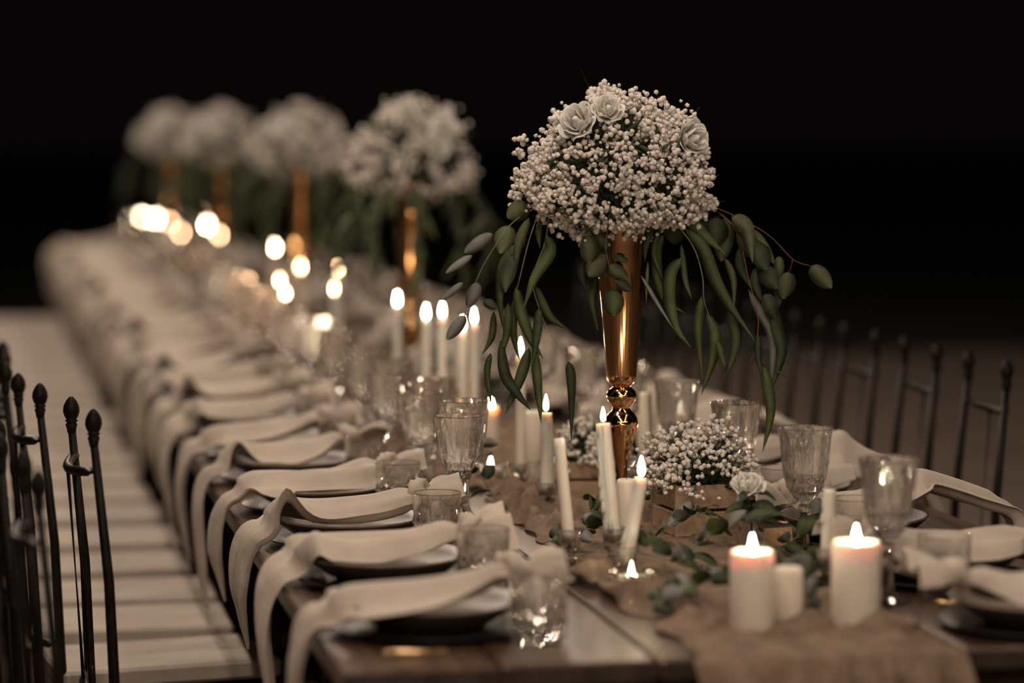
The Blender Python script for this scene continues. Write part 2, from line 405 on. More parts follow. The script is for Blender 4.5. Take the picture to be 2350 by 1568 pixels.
# ------------------------------------------------------------------ crockery, cutlery, napkins
CH = mesh('charger_plate', *lathe([(0, 0.001), (0.10, 0.001), (0.118, 0.003), (0.153, 0.0105), (0.156, 0.012), (0.154, 0.0135), (0.118, 0.0075), (0.10, 0.006), (0, 0.006)], 64), CHARGER)
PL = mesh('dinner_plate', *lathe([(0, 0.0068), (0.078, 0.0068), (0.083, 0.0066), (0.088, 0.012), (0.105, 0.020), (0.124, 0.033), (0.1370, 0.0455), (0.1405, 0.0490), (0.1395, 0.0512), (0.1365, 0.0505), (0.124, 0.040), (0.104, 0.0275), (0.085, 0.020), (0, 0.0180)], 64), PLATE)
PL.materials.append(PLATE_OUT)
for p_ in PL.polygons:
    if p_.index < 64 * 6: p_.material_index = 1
def knife():
    V, Fc = tube([(-0.105, 0, 0.0045), (-0.10, 0, 0.0045), (-0.02, 0, 0.004), (0.0, 0, 0.004)], [0.002, 0.0042, 0.0036, 0.0030], 8)
    P = [(0.0, 0.003), (0.02, 0.008), (0.07, 0.0095), (0.10, 0.006), (0.112, 0.0)]
    B = [(x, s * (yy if s > 0 else min(yy, 0.007)), z) for x, yy in P for s, z in ((-1, 0.003), (1, 0.003))] + [(x, s * (yy if s > 0 else min(yy, 0.007)), z) for x, yy in P for s, z in ((-1, 0.0045), (1, 0.0045))]
    f = []
    for i in range(4):
        a = 2 * i; f += [(a, a + 2, a + 3, a + 1), (10 + a, 10 + a + 1, 10 + a + 3, 10 + a + 2), (a, 10 + a, 12 + a, a + 2), (a + 1, a + 3, 13 + a, 11 + a)]
    return (V, Fc), (B, f)
kh, kb = knife()
KH = mesh('knife_handle', *kh, CUTLERY); KB = mesh('knife_blade', *kb, CUTLERY, False)
FH = mesh('fork_handle', *tube([(-0.105, 0, 0.0045), (-0.10, 0, 0.0045), (-0.02, 0, 0.004), (0.04, 0, 0.006)], [0.002, 0.0042, 0.003, 0.0028], 8), CUTLERY)
tn = [tube([(0.04, 0, 0.006), (0.052, 0.010 * s, 0.0065), (0.065, 0.009 * s, 0.0075), (0.10, 0.0085 * s, 0.0095)], [0.0026, 0.0022, 0.0018, 0.0010], 6) for s in (-1, -0.33, 0.33, 1)]
FT = [mesh('tine', *t, CUTLERY) for t in tn]

def napkin(e, seed, hang, lift=0.0):
    """e: distance from the plate centre to the table edge on the -x side"""
    rs = np.random.RandomState(seed); ph = rs.uniform(0, 6.28, 8)
    C = [(0.215, 0.104), (0.178, 0.098), (0.138, 0.086), (0.105, 0.084), (0.05, 0.072), (-0.02, 0.066 + lift * 0.4), (-0.10, 0.061 + lift), (-0.140, 0.055 + lift * 1.1),
         (-e + 0.022, 0.032 + lift * 0.5), (-e - 0.004, 0.016), (-e - 0.020, -0.025), (-e - 0.024, -0.085), (-e - 0.016, -hang * 0.7), (-e - 0.006, -hang)]
    Wd = [0.062, 0.046, 0.014, 0.046, 0.080, 0.098, 0.098, 0.080, 0.060, 0.053, 0.048, 0.043, 0.027, 0.003]
    nu, na = 84, 44
    P = spline([(c[0], c[1], wv) for c, wv in zip(C, Wd)], nu)
    V, Fc = [], []; pk = 0.055 * max(0.0, math.sin(seed * 1.7))
    for k, (x, z, wv) in enumerate(P):
        s = k / nu
        t = _n((P[min(k + 1, nu)] - P[max(k - 1, 0)])[:2]); nx, nz = -t[1], t[0]
        if nz < 0 or (abs(nz) < 0.25 and nx > 0): nx, nz = -nx, -nz
        yc = (-0.030 if seed < 10 else 0.030) * math.exp(-(x / 0.13) ** 2) + 0.018 * math.sin(3.4 * s + ph[0]) + 0.012 * math.sin(9 * s + ph[1])
        wv = max(wv, 0.003)
        on_table = min(1.0, max(0.0, (x + e - 0.01) / 0.05))
        for i in range(na):
            a = 2 * PI * i / na; v = math.cos(a)
            amp = min(0.0140, wv * 0.27) * (1.0 if on_table > 0.5 else 0.75)
            wob = 0.8 * math.sin(3.2 * s + ph[2]) + 0.4 * math.sin(8 * s + ph[6])
            # pleats gathered at the knot, fanning out towards the edge of the table
            fo = amp * (math.sin(6.0 * (v + 0.25 * wob) + ph[3]) + 0.6 * abs(math.sin(5.2 * v + ph[4] + wob)) + 0.35 * math.sin(13 * v + 3 * wob))
            fo += 0.9 * amp * v * math.sin(10 * s + ph[5])
            fo -= on_table * 0.30 * wv * v * v
            th = 0.0022 * math.sin(a)
            off = fo + th + pk * math.exp(-((s - 0.50) / 0.045) ** 2) * max(0.0, 0.25 - v) * on_table
            ed = 1 + 0.10 * math.sin(13 * s + ph[5]) + 0.08 * math.sin(29 * s + ph[1]) * (1 if v > 0 else -1)
            zz = z + nz * off
            if x > -e - 0.005: zz = max(zz, 0.0035 + 0.001 * math.sin(a), (0.0545 - 0.020 * max(0, 1 - math.hypot(x, yc + v * wv) / 0.125) ** 0.7 + th) if math.hypot(x, yc + v * wv) < 0.143 else 0.0)
            V.append((x + nx * off, yc + v * wv * ed, zz))
    for k in range(nu):
        for i in range(na):
            j = (i + 1) % na; Fc.append((k * na + i, k * na + na + i, k * na + na + j, k * na + j))
    Fc.append(tuple(range(na))); Fc.append(tuple(range(nu * na + na - 1, nu * na - 1, -1)))
    # knot: a wrinkled twist around the neck
    kv, kf = [], []
    n1, n2 = 36, 14
    y0 = 0.020 * math.sin(3.0 * 0.15 + ph[0]) + 0.012 * math.sin(9 * 0.15 + ph[1])
    for i in range(n1):
        t = 2 * PI * i / n1
        for j in range(n2):
            p = 2 * PI * j / n2; mr = 0.0135 * (1 + 0.22 * math.sin(3 * t + 2 * p + ph[6]) + 0.12 * math.sin(7 * p + t))
            Rr = 0.019
            kv.append((0.138 + 1.25 * mr * math.sin(p) + 0.010 * math.sin(t + ph[7]), y0 + (Rr + mr * math.cos(p)) * math.cos(t), 0.092 + (Rr + mr * math.cos(p)) * math.sin(t) * 0.82))
    for i in range(n1):
        for j in range(n2):
            a, b_ = (i + 1) % n1, (j + 1) % n2; kf.append((i * n2 + j, a * n2 + j, a * n2 + b_, i * n2 + b_))
    return mesh('napkin_cloth', V, Fc, LINEN), mesh('napkin_knot', kv, kf, LINEN)

NAP_L = [napkin(0.715 - XL, s, h) for s, h in ((1, 0.20), (2, 0.25), (3, 0.19), (4, 0.24), (5, 0.28))]
NAP_R = [napkin(XR - 1.66, s, h, l) for s, h, l in ((11, 0.20, 0.01), (12, 0.22, 0.035), (13, 0.24, 0.05))]

def place(k, side):
    if side == 'L': X, Y, rz, d = 0.715, 4.26 + 0.462 * k, 0.0, 1
    else: X, Y, rz, d = 1.66, 4.10 + 0.462 * k, PI, -1
    wl, g = where(k, side, Y)
    rj = random.Random(k * 3 + (side == 'R'))
    o = obj('charger_plate', CH, None, (X, Y, TZ + 0.0), 0); tag(o, 'dark round charger plate, ' + wl, 'charger plate', 'charger plates, ' + g)
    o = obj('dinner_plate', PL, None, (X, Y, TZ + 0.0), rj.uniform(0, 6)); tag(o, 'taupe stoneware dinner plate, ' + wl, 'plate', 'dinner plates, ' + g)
    nc = (NAP_L if side == 'L' else NAP_R); a, b_ = nc[(k * 2 + 1) % len(nc)]
    t = thing('linen_napkin', 'knotted linen napkin, ' + wl, 'napkin', (X, Y + rj.uniform(-0.015, 0.015), TZ), rz + rj.uniform(-0.08, 0.08), 'linen napkins, ' + g)
    obj('cloth', a, t); obj('knot', b_, t)
    t = thing('table_knife', 'gold table knife, ' + wl, 'knife', (X + d * 0.0, Y - 0.197, TZ), rz, 'gold knives, ' + g)
    obj('handle', KH, t); obj('blade', KB, t)
    t = thing('table_fork', 'gold table fork, ' + wl, 'fork', (X + d * 0.0, Y + 0.197, TZ), rz, 'gold forks, ' + g)
    obj('handle', FH, t)
    for m in FT: obj('tine', m, t)
    if side == 'L':
        tx, ty = X + 0.146, Y - 0.134
        tag(obj('crystal_tumbler', TUMB, None, (tx, ty, TZ), rj.uniform(0, 6)), 'cut crystal tumbler, ' + wl, 'tumbler', 'crystal tumblers, ' + g)
        if k >= 2:
            tag(obj('crystal_goblet', GOB_B, None, (X + 0.243 + rj.uniform(-.008, .008), Y + 0.135, TZ), rj.uniform(0, 6)), 'smaller crystal wine goblet, ' + wl, 'goblet', 'smaller goblets, ' + g)
            tag(obj('crystal_goblet', GOB_A, None, (X + 0.268 + rj.uniform(-.008, .008), Y + 0.245, TZ), rj.uniform(0, 6)), 'larger crystal water goblet, ' + wl, 'goblet', 'larger goblets, ' + g)
    elif k >= 1:
        tag(obj('crystal_tumbler', TUMB, None, (X - 0.062, Y - 0.200, TZ), rj.uniform(0, 6)), 'cut crystal tumbler, ' + wl, 'tumbler', 'crystal tumblers, ' + g)
        tag(obj('crystal_goblet', GOB_A, None, (X - 0.16, Y - 0.200, TZ), rj.uniform(0, 6)), 'tall crystal goblet, ' + wl, 'goblet', 'goblets, ' + g)
NL, NR = 27, 20
for k in range(NL): place(k, 'L')
for k in range(NR): place(k, 'R')
# the kraft place card on one plate
t = thing('place_card', 'small kraft place card standing between a goblet and a charger plate', 'place card', (1.492, 4.955, TZ + 0.001), 0.1)
cm = box(0, 0, 0.020, 0.056, 0.0012, 0.034); cm = turn(cm, -0.25, 'X')
obj('card', mesh('card', *cm, CARD, False), t)
im = merge([turn(tube([(-0.004, -0.001, 0.014), (0.0, -0.001, 0.026), (0.003, -0.001, 0.016)], 0.0006, 4), -0.25, 'X')])
obj('ink_mark', mesh('ink_mark', *im, INK, False), t)

# ------------------------------------------------------------------ iron chairs with pale seats
def finial():
    return lathe([(0, -0.012), (0.0078, -0.010), (0.0095, 0.0), (0.0115, 0.006), (0.0085, 0.010), (0.0125, 0.013), (0.0095, 0.016), (0.0125, 0.022), (0.0150, 0.031), (0.0140, 0.041), (0.0095, 0.051), (0.004, 0.058), (0, 0.060)], 14,
                 lambda k, t, r, z: r * (1 + (0.06 * math.cos(6 * t) if k > 6 else 0)))
def make_chair():
    t = thing('iron_chair', 'x', 'chair')
    obj('seat', mesh('chair_seat', *bbox(0, 0, 0.4400, 0.45, 0.295, 0.040, 0.007), SEAT, False), t)
    fr = merge([tube([(-0.205, -0.128, 0.415), (0.205, -0.128, 0.415)], 0.009, 8), tube([(-0.205, 0.128, 0.415), (0.205, 0.128, 0.415)], 0.009, 8),
                tube([(-0.205, -0.128, 0.415), (-0.205, 0.128, 0.415)], 0.009, 8), tube([(0.205, -0.128, 0.415), (0.205, 0.128, 0.415)], 0.009, 8)])
    obj('seat_frame', mesh('seat_frame', *fr, IRON), t)
    fin = mesh('finial', *finial(), IRON)
    for s in (-1, 1):
        p = obj('back_post', mesh('back_post', *tube([(-0.20, s * 0.135, 0.0), (-0.225, s * 0.130, 0.45), (-0.235, s * 0.124, 0.72), (-0.258, s * 0.117, 0.975)], [0.011, 0.0105, 0.0095, 0.0075], 10), IRON), t)
        obj('finial', fin, p, (-0.2585, s * 0.117, 0.978))
        obj('leg', mesh('front_leg', *tube([(0.21, s * 0.133, 0.0), (0.20, s * 0.128, 0.42)], [0.010, 0.010], 10), IRON), t)
    for z, x, r in ((0.925, -0.253, 0.0095), (0.515, -0.228, 0.0095)):
        pts = [(x - 0.030 * (1 - (2 * q - 1) ** 2), 0.118 * (2 * q - 1), z - 0.010 * (1 - (2 * q - 1) ** 2)) for q in [i / 8 for i in range(9)]]
        obj('back_rail', mesh('back_rail', *tube(pts, r, 8), IRON), t)
    for s in (-0.33, 0.33):
        obj('rod', mesh('back_rod', *tube([(-0.228 - 0.027, s * 0.118, 0.508), (-0.253 - 0.027, s * 0.118, 0.918)], 0.0042, 6), IRON), t)
    return t
chair0 = make_chair(); used = [False]
def chair(x, y, rz, label, group):
    if not used[0]:
        used[0] = True; chair0.location = (x, y, 0); chair0.rotation_euler = (0, 0, rz); tag(chair0, label, 'chair', group); return
    dup(chair0, (x, y, 0), rz, label, group)
# along the napkin-hung side: (y of the seat, x of the seat's table-side end, turn)
LCH = [(4.33, 0.585, 0.08), (4.80, 0.545, 0.0), (5.20, 0.700, 0.13), (5.72, 0.615, 0.16), (6.15, 0.578, 0.0), (6.52, 0.582, 0.0), (6.94, 0.545, 0.02), (7.38, 0.555, 0.0), (7.82, 0.55, -0.02)]
yy = 8.24
while yy < 15.8:
    LCH.append((yy, 0.55 + 0.02 * math.sin(yy * 5), 0.0)); yy += 0.425
for i, (y, xe, rz) in enumerate(LCH):
    wl = f'{ORD[i]} from the runner-draped table end, {SIDE["L"]}' if i < 9 else f'{CNT.nth(("chair", along(y)))} past the {along(y)} gold vase, {SIDE["L"]}'
    chair(xe - 0.225, y, rz, 'black iron chair with pale seat, ' + wl, 'iron chairs, ' + SIDE['L'])
for i in range(10):
    y = 5.81 + 0.44 * i
    wl = f'{ORD[i]} iron chair from the kraft place card, its own side' if i < 9 else 'last of the iron chairs behind the kraft card'
    chair(1.965 + 0.0, y, PI + 0.02 * math.sin(i * 4), 'black finial-topped iron chair, ' + wl, 'iron chairs behind the kraft card')

# ------------------------------------------------------------------ gold vases
VP = on(1425, 1215, TZ); VD = depth(VP); PXM = F / VD
HV = 0.614
def vprof():
    # (half width px, y px) read on the nearest vase, base at y=1212
    P = [(0, 1212), (50, 1212), (53, 1208), (50, 1203), (40, 1196), (24, 1180), (17, 1150), (14.5, 1110), (14.5, 1085), (17, 1060), (21, 1038), (26.5, 1015), (33, 993), (37.5, 975), (38.5, 966), (36.5, 955), (30, 944), (22.5, 938), (20, 932),
         (22, 926), (30, 918), (34.5, 908), (35, 902), (32, 893), (24, 886), (21.5, 883), (24, 879), (30, 873), (33.5, 866), (34.5, 855), (39, 790), (45.5, 710), (52, 640), (57, 560), (61.5, 495), (63, 488), (61, 487), (59, 495), (49, 640), (36, 790), (0, 800)]
    return [(r / PXM, (1212 - y) / PXM) for r, y in P]
pr = vprof()
foot_me = mesh('vase_foot', *lathe(pr[:19], 48), GOLD)
knob_me = mesh('vase_collar', *lathe(pr[18:26], 48), GOLD)
cone_me = mesh('vase_trumpet', *lathe(pr[25:], 64), GOLD)
VLOC = [(VP[0], VP[1])] + [(1.262, 7.84), (1.258, 10.38), (1.20, 13.0), (1.17, 15.75)]
VLAB = ['tall gold trumpet vase, nearest to the runner-draped table end', 'tall gold trumpet vase, second from the runner-draped table end', 'tall gold trumpet vase, third from the runner-draped table end',
        'tall gold trumpet vase, fourth from the runner-draped table end', 'tall gold trumpet vase, last of five, at the table far end']
VLAB[0] = 'tall gold trumpet vase, first from the runner-draped table end'
for (x, y), l in zip(VLOC, VLAB):
    t = thing('gold_vase', l, 'vase', (x, y, TZ), 0, 'gold vases along the table')
    obj('foot', foot_me, t); obj('collar', knob_me, t); obj('trumpet', cone_me, t)

# ------------------------------------------------------------------ flowers
I1, I2 = ico(1), ico(2)
def blossom(seed, base):
    rs = np.random.RandomState(seed); a = rs.uniform(0, 6.28, 6); V = []
    for v in base[0]:
        f = 1 + 0.20 * math.sin(6 * v[0] + a[0]) * math.sin(6 * v[1] + a[1]) + 0.12 * math.sin(9 * v[2] + a[2] + 4 * v[0]) + rs.uniform(-0.17, 0.17)
        V.append(v * f)
    return V, base[1]
BL2 = [blossom(i, I2) for i in range(5)]; BL1 = [blossom(i + 9, I1) for i in range(5)]
BLM = [mesh('blossom', v, f, GYP) for v, f in BL2]
def scatter(positions, radii, bases, name, m):
    nb = [(np.array(v), np.array([list(q) for q in f])) for v, f in bases]
    VV, FF, k = [], [], 0
    rs = np.random.RandomState(5)
    for i, (p, r) in enumerate(zip(positions, radii)):
        v, f = nb[i % len(nb)]
        a = rs.uniform(0, 6.28); R = np.array([[math.cos(a), -math.sin(a), 0], [math.sin(a), math.cos(a), 0], [0, 0, 1]])
        VV.append((v * r) @ R.T + np.array(p)); FF.append(f + k); k += len(v)
    VV = np.concatenate(VV); FF = np.concatenate(FF)
    me = bpy.data.meshes.new(name); me.from_pydata(VV.tolist(), [], FF.tolist()); me.polygons.foreach_set('use_smooth', [True] * len(FF)); me.materials.append(m); me.update()
    return me
RIGHT = np.array(ROT @ np.array([1.0, 0, 0])); RIGHT[2] = 0; RIGHT = _n(RIGHT)
FWD = np.cross(np.array([0, 0, 1.0]), RIGHT)
UP = np.array([0, 0, 1.0])
TOCAM = -FWD

def rose(parent, loc, r, facing, seed, label=None):
    """white rose: bud core with whorled petals as sub-parts"""
    rs = np.random.RandomState(seed)
    f = _n(facing); a, b_ = frame(f)
    def P(x, y, z): return a * x + b_ * y + f * z
    core = [P(*(r * 0.24 * v[0], r * 0.24 * v[1], r * 0.45 * v[2] + r * 0.45)) for v in I2[0]]
    c = obj('rose', mesh('rose_core', core, I2[1], ROSE), parent, loc)
    n = 0
    for ring, (cnt, rad, hgt, opn) in enumerate(((3, 0.34, 1.22, -0.15), (4, 0.54, 1.16, 0.0), (5, 0.74, 1.02, 0.14), (5, 0.90, 0.84, 0.36))):
        for k in range(cnt):
            th = 2 * PI * (k + 0.5 * ring) / cnt + rs.uniform(-.15, .15); wd = 3.7 / cnt
            V, Fc = [], []; nu, nv = 8, 6
            for lay in (0, 1):
                for i in range(nu + 1):
                    u = i / nu * 2 - 1
                    for j in range(nv + 1):
                        s = j / nv
                        edge = (1 - 0.38 * abs(u) ** 3 * s)
                        rr = r * (0.22 + (rad - 0.22) * math.sin(s * 1.45) + opn * 0.35 * s ** 3) - lay * 0.0009 + 0.03 * r * math.sin(4 * u + seed + k)*s
                        ang = th + u * wd * (0.45 + 0.55 * math.sin(PI * min(1, s * 0.8 + 0.1)))
                        z = r * hgt * s * edge - r * 0.10 - opn * r * 0.28 * max(0, s - 0.75) * 4 * (0.4 + 0.6 * (1 - u * u))
                        V.append(P(rr * math.cos(ang), rr * math.sin(ang), z))
            W = nv + 1; T = (nu + 1) * W
            for i in range(nu):
                for j in range(nv):
                    q = (i * W + j, (i + 1) * W + j, (i + 1) * W + j + 1, i * W + j + 1); Fc.append(q); Fc.append(tuple(T + x for x in reversed(q)))
            rim = [i * W for i in range(nu + 1)] + [nu * W + j for j in range(1, W)] + [i * W + nv for i in range(nu - 1, -1, -1)] + [j for j in range(nv - 1, 0, -1)]
            for x, y in zip(rim, rim[1:] + rim[:1]): Fc.append((x, T + x, T + y, y))
            obj('petal', mesh('petal', V, Fc, ROSE), c)
    return c

OUTL = [(-182, 0.0, 0.0), (-190, 62, 62)]
def outline(b):
    """left and right half widths (px, nearest bouquet, about x=1408) at pixel height y"""
    ys = [212, 225, 245, 270, 300, 340, 380, 430, 465, 490, 510, 530, 540]
    lf = [8, 40, 85, 118, 142, 190, 222, 230, 226, 196, 140, 100, 60]
    rt = [5, 45, 105, 160, 178, 186, 212, 222, 224, 216, 120, 62, 20]
    return float(np.interp(b, ys, lf)), float(np.interp(b, ys, rt))
def bouquet_points(seed, nclump, per, lobes=True):
    rs = np.random.RandomState(seed); pos, rad, cl = [], [], []
    for c in range(nclump):
        y = 540 - 328 * rs.beta(1.15, 1.25); lf, rt = outline(y)
        th = rs.uniform(0, 2 * PI)
        for _ in range(3):
            if math.sin(th) < 0 or rs.rand() < 0.4: break
            th = rs.uniform(0, 2 * PI)
        ca, sa = math.cos(th), math.sin(th)
        q = 0.93 - 0.16 * rs.rand() ** 2 + 0.05 * math.sin(5 * th + y * 0.05 + seed)
        hx = (rt if ca > 0 else lf) * q * ca; hd = (lf + rt) / 2 * 0.92 * q * sa
        ctr = RIGHT * (hx / PXM) + FWD * (hd / PXM) + UP * ((490 - y) / PXM)
        cl.append(ctr)
        for k in range(rs.randint(per - 3, per + 4)):
            o = rs.normal(0, 0.0105, 3); pos.append(ctr + o); rad.append(rs.uniform(0.0028, 0.0060))
    return pos, rad, cl
def stems_mesh(cl, n=4, r=0.0007, drop=0.5, seed=0, c0=(0, 0, -0.02)):
    rs = np.random.RandomState(seed); parts = []
    for p in cl:
        p = np.array(p); mid = p * 0.55 + rs.normal(0, 0.012, 3)
        parts.append(tube([np.array(c0) + rs.normal(0, 0.012, 3), mid, p], [r * 1.6, r * 1.2, r], n, False))
        for k in range(3):
            q = p + rs.normal(0, 0.012, 3); parts.append(tube([mid * 0.4 + p * 0.6, q], [r * 0.8, r * 0.6], 3, False))
    return merge(parts)
def filler(n, R, seed, w=0.012, ln=0.06, zs=0.7, z0=0.08):
    rs = np.random.RandomState(seed); parts = []
    for i in range(n):
        d = _n(rs.normal(0, 1, 3)); p = d * R * rs.uniform(0.25, 0.78) * np.array((1, 1, zs)) + np.array((0, 0, z0))
        q = p + _n(d + rs.normal(0, 0.6, 3)) * ln * rs.uniform(0.5, 1.1); m = (p + q) / 2 + rs.normal(0, 0.006, 3)
        parts.append(leaf_mesh([p, m, q], w * rs.uniform(0.6, 1.3), rs.normal(0, 1, 3), 'long', 5))
    return merge(parts)

RIM = np.array([VP[0], VP[1], TZ + HV])
def hero_bouquet():
    t = thing('flower_bouquet', 'sharp white gypsophila and rose bouquet with trailing eucalyptus in the first gold vase', 'bouquet', tuple(RIM), 0, 'bouquets in the gold vases')
    ctrx = (1408 - 1425) / PXM
    pos, rad, cl = bouquet_points(21, 420, 8)
    rs = np.random.RandomState(4)
    # loose sprigs that stand out of the dome
    for (px, py, n_, s) in ((1198, 322, 10, 12), (1192, 355, 12, 12), (1186, 400, 10, 12), (1358, 208, 9, 9), (1380, 200, 9, 9), (1430, 520, 16, 16), (1450, 500, 14, 16), (1300, 520, 14, 14), (1320, 528, 12, 14), (1620, 350, 10, 12), (1632, 400, 10, 10),
                            (1615, 490, 12, 14), (1632, 470, 10, 12), (1490, 500, 8, 12), (1590, 285, 10, 12), (1600, 300, 8, 8), (1180, 450, 10, 12), (1240, 505, 10, 12), (1420, 545, 8, 9), (1280, 265, 10, 12)):
        dz = -0.04 if 1250 < px < 1560 and py > 480 else -0.02
        c0 = atd(px, py, VD + dz) - RIM - RIGHT * ctrx; cl.append(c0)
        for k in range(n_):
            pos.append(c0 + RIGHT * rs.normal(0, s / PXM * 0.6) + UP * rs.normal(0, s / PXM * 0.6) + FWD * rs.normal(0, 0.01)); rad.append(rs.uniform(0.0036, 0.0056))
    pos = [p + RIGHT * ctrx for p in pos]; cl = [p + RIGHT * ctrx for p in cl]
    # keep the roses clear
    ros = [((1335, 290), 0.040, (-0.5, -0.9, 0.55)), ((1393, 262), 0.032, (0.1, -1, 0.7)), ((1572, 322), 0.040, (0.75, -0.75, 0.15))]
    rc = []
    for (px, py), r, f in ros:
        q = atd(px, py, VD - 0.155 + 0.05 * (px > 1500)) - RIM; rc.append((q, r))
    def clear(p):
        for q, r in rc:
            d = p - q
            if np.hypot(d @ RIGHT, d[2]) < r * 0.80 and d @ TOCAM > -r * 0.9 and random.random() < 0.72: return False
        return True
    keep = [(p, r) for p, r in zip(pos, rad) if clear(p)]
    order = sorted(range(len(keep)), key=lambda i: -(keep[i][0] @ TOCAM) - 0.03 * keep[i][1] / 0.005 + 0.05 * random.random())
    for n_, i in enumerate(order[:300]):
        p, r = keep[i]; o = obj('blossom', BLM[n_ % 5], t, tuple(p)); o.scale = (r, r, r); o.rotation_euler = (random.random() * 6, random.random() * 6, random.random() * 6)
    o = obj('gypsophila_blossoms', scatter([keep[i][0] for i in order[300:]], [keep[i][1] for i in order[300:]], BL2, 'blossoms', GYP), t); o['kind'] = 'stuff'
    o = obj('gypsophila_stems', mesh('gyp_stems', *stems_mesh(cl, 4, 0.0006, seed=2), LEAF_O), t); o['kind'] = 'stuff'
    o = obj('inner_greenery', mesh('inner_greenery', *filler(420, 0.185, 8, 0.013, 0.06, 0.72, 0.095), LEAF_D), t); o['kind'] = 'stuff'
    for (q, r), (_, _, f), sd in zip(rc, ros, (1, 2, 3)):
        fw = RIGHT * f[0] + FWD * (-f[1]) * -1 + UP * f[2]
        rose(t, tuple(q), r, fw, sd)
    # trailing eucalyptus: traced leaves, each its own piece
    def W(px, py, dz): return atd(px, py, VD + dz) - RIM
    def stem(pts, dz, r, m):
        P = spline([W(x, y, d) for (x, y), d in zip(pts, dz)], 18)
        return obj('eucalyptus_stem', mesh('eucalyptus_stem', *tube(P, [r * (1 - 0.5 * i / 18) for i in range(19)], 6), m), t)
    rl = np.random.RandomState(12)
    def leaf(parent, pts, wpx, dz, kind, m, tilt=None):
        # parent stems carry no transform, so leaves share the bouquet's frame
        nrm = TOCAM + RIGHT * rl.uniform(-0.45, 0.45) + UP * rl.uniform(-0.15, 0.45)
        cur = rl.uniform(-0.02, 0.02)
        n_ = len(pts); P = [W(x, y, dz + cur * (i / (n_ - 1)) ** 2) for i, (x, y) in enumerate(pts)]
        if n_ == 2: P = [P[0], (P[0] + P[1]) / 2 + TOCAM * rl.uniform(0.0, 0.006), P[1]]
        wd = wpx / PXM
        obj('leaf', mesh('leaf', *leaf_mesh(P, wd * (1.12 if kind == 'long' else 1.06), nrm, kind, 12, rl.uniform(0.02, 0.16)), m), parent)
    sA = stem([(1240, 470), (1178, 510), (1133, 570), (1097, 635), (1065, 728)], (-.05, -.06, -.05, -.04, -.03), 0.0013, STEM_G)
    for p, q, wv, m in (((1212, 470), (1164, 500), 46, LEAF_O), ((1168, 518), (1148, 582), 50, LEAF_O), ((1131, 538), (1066, 580), 32, LEAF_S), ((1083, 586), (1023, 627), 19, LEAF_S), ((1063, 649), (1013, 689), 17, LEAF_S), ((1099, 649), (1073, 706), 30, LEAF_S), ((1067, 726), (1025, 780), 28, LEAF_S), ((1110, 690), (1142, 708), 22, LEAF_D)):
        leaf(sA, (p, q), wv, -0.05 + rl.uniform(-.015, .015), 'round', m)
    sB = stem([(1262, 480), (1250, 560), (1222, 640), (1240, 715), (1262, 765), (1304, 830)], (-.06, -.08, -.07, -.06, -.05, -.04), 0.0014, STEM_G)
    sC = stem([(1235, 490), (1212, 560), (1190, 650), (1170, 720), (1150, 785)], (-.05, -.06, -.06, -.05, -.05), 0.0012, STEM_G)
    for st, pts, wv, m in (
        (sC, [(1210, 548), (1160, 600), (1147, 680), (1158, 770)], 23, LEAF_G), (sB, [(1256, 540), (1262, 580), (1226, 640), (1202, 708)], 26, LEAF_G), (sB, [(1228, 655), (1258, 724), (1301, 756)], 21, LEAF_G),
        (sB, [(1185, 657), (1195, 715), (1218, 778), (1247, 824)], 25, LEAF_G), (sC, [(1133, 715), (1129, 772), (1106, 815)], 15, LEAF_G), (sC, [(1126, 810), (1118, 858), (1128, 930)], 15, LEAF_D),
        (sC, [(1149, 781), (1158, 858), (1187, 904), (1218, 942)], 24, LEAF_D), (sB, [(1215, 798), (1192, 873), (1158, 953)], 23, LEAF_G), (sB, [(1227, 800), (1234, 880), (1242, 973)], 21, LEAF_G),
        (sB, [(1304, 830), (1311, 880), (1311, 1013)], 21, LEAF_D), (sC, [(1167, 695), (1164, 760), (1144, 835)], 19, LEAF_G), (sC, [(1181, 686), (1178, 761), (1192, 827)], 17, LEAF_G), (sB, [(1238, 705), (1232, 772), (1221, 840)], 20, LEAF_D),
        (sC, [(1215, 500), (1190, 560), (1180, 640)], 20, LEAF_O), (sB, [(1240, 500), (1236, 540), (1239, 570)], 14, LEAF_G), (sC, [(1180, 585), (1162, 640), (1160, 672)], 36, LEAF_D)):
        leaf(st, pts, wv, -0.06 + rl.uniform(-.03, .03), 'long', m)
    sD = stem([(1400, 480), (1390, 560), (1398, 610), (1405, 660)], (-.10, -.11, -.10, -.095), 0.0011, STEM_G)
    for p, q, wv, m in (((1452, 452), (1418, 496), 48, LEAF_O), ((1462, 480), (1495, 462), 34, LEAF_O), ((1390, 586), (1350, 634), 50, LEAF_O), ((1398, 609), (1440, 643), 31, LEAF_O), ((1415, 645), (1449, 668), 24, LEAF_D), ((1408, 666), (1408, 726), 46, LEAF_G),
                        ((1411, 584), (1441, 603), 18, LEAF_O), ((1395, 512), (1340, 522), 36, LEAF_O), ((1362, 530), (1402, 570), 36, LEAF_O), ((1352, 540), (1352, 605), 42, LEAF_O)):
        leaf(sD, (p, q), wv, -0.105 + rl.uniform(-.015, .015), 'round', m)
    leaf(sD, [(1348, 580), (1334, 625), (1343, 662)], 22, -0.06, 'long', LEAF_D); leaf(sD, [(1368, 640), (1359, 690), (1372, 758)], 17, -0.02, 'long', LEAF_G)
    leaf(sD, [(1465, 735), (1464, 765), (1470, 797)], 10, 0.02, 'long', LEAF_G)
    sE = stem([(1490, 470), (1523, 484), (1588, 561), (1612, 634), (1616, 690), (1640, 760)], (-.08, -.09, -.09, -.08, -.08, -.07), 0.0014, STEM_G)
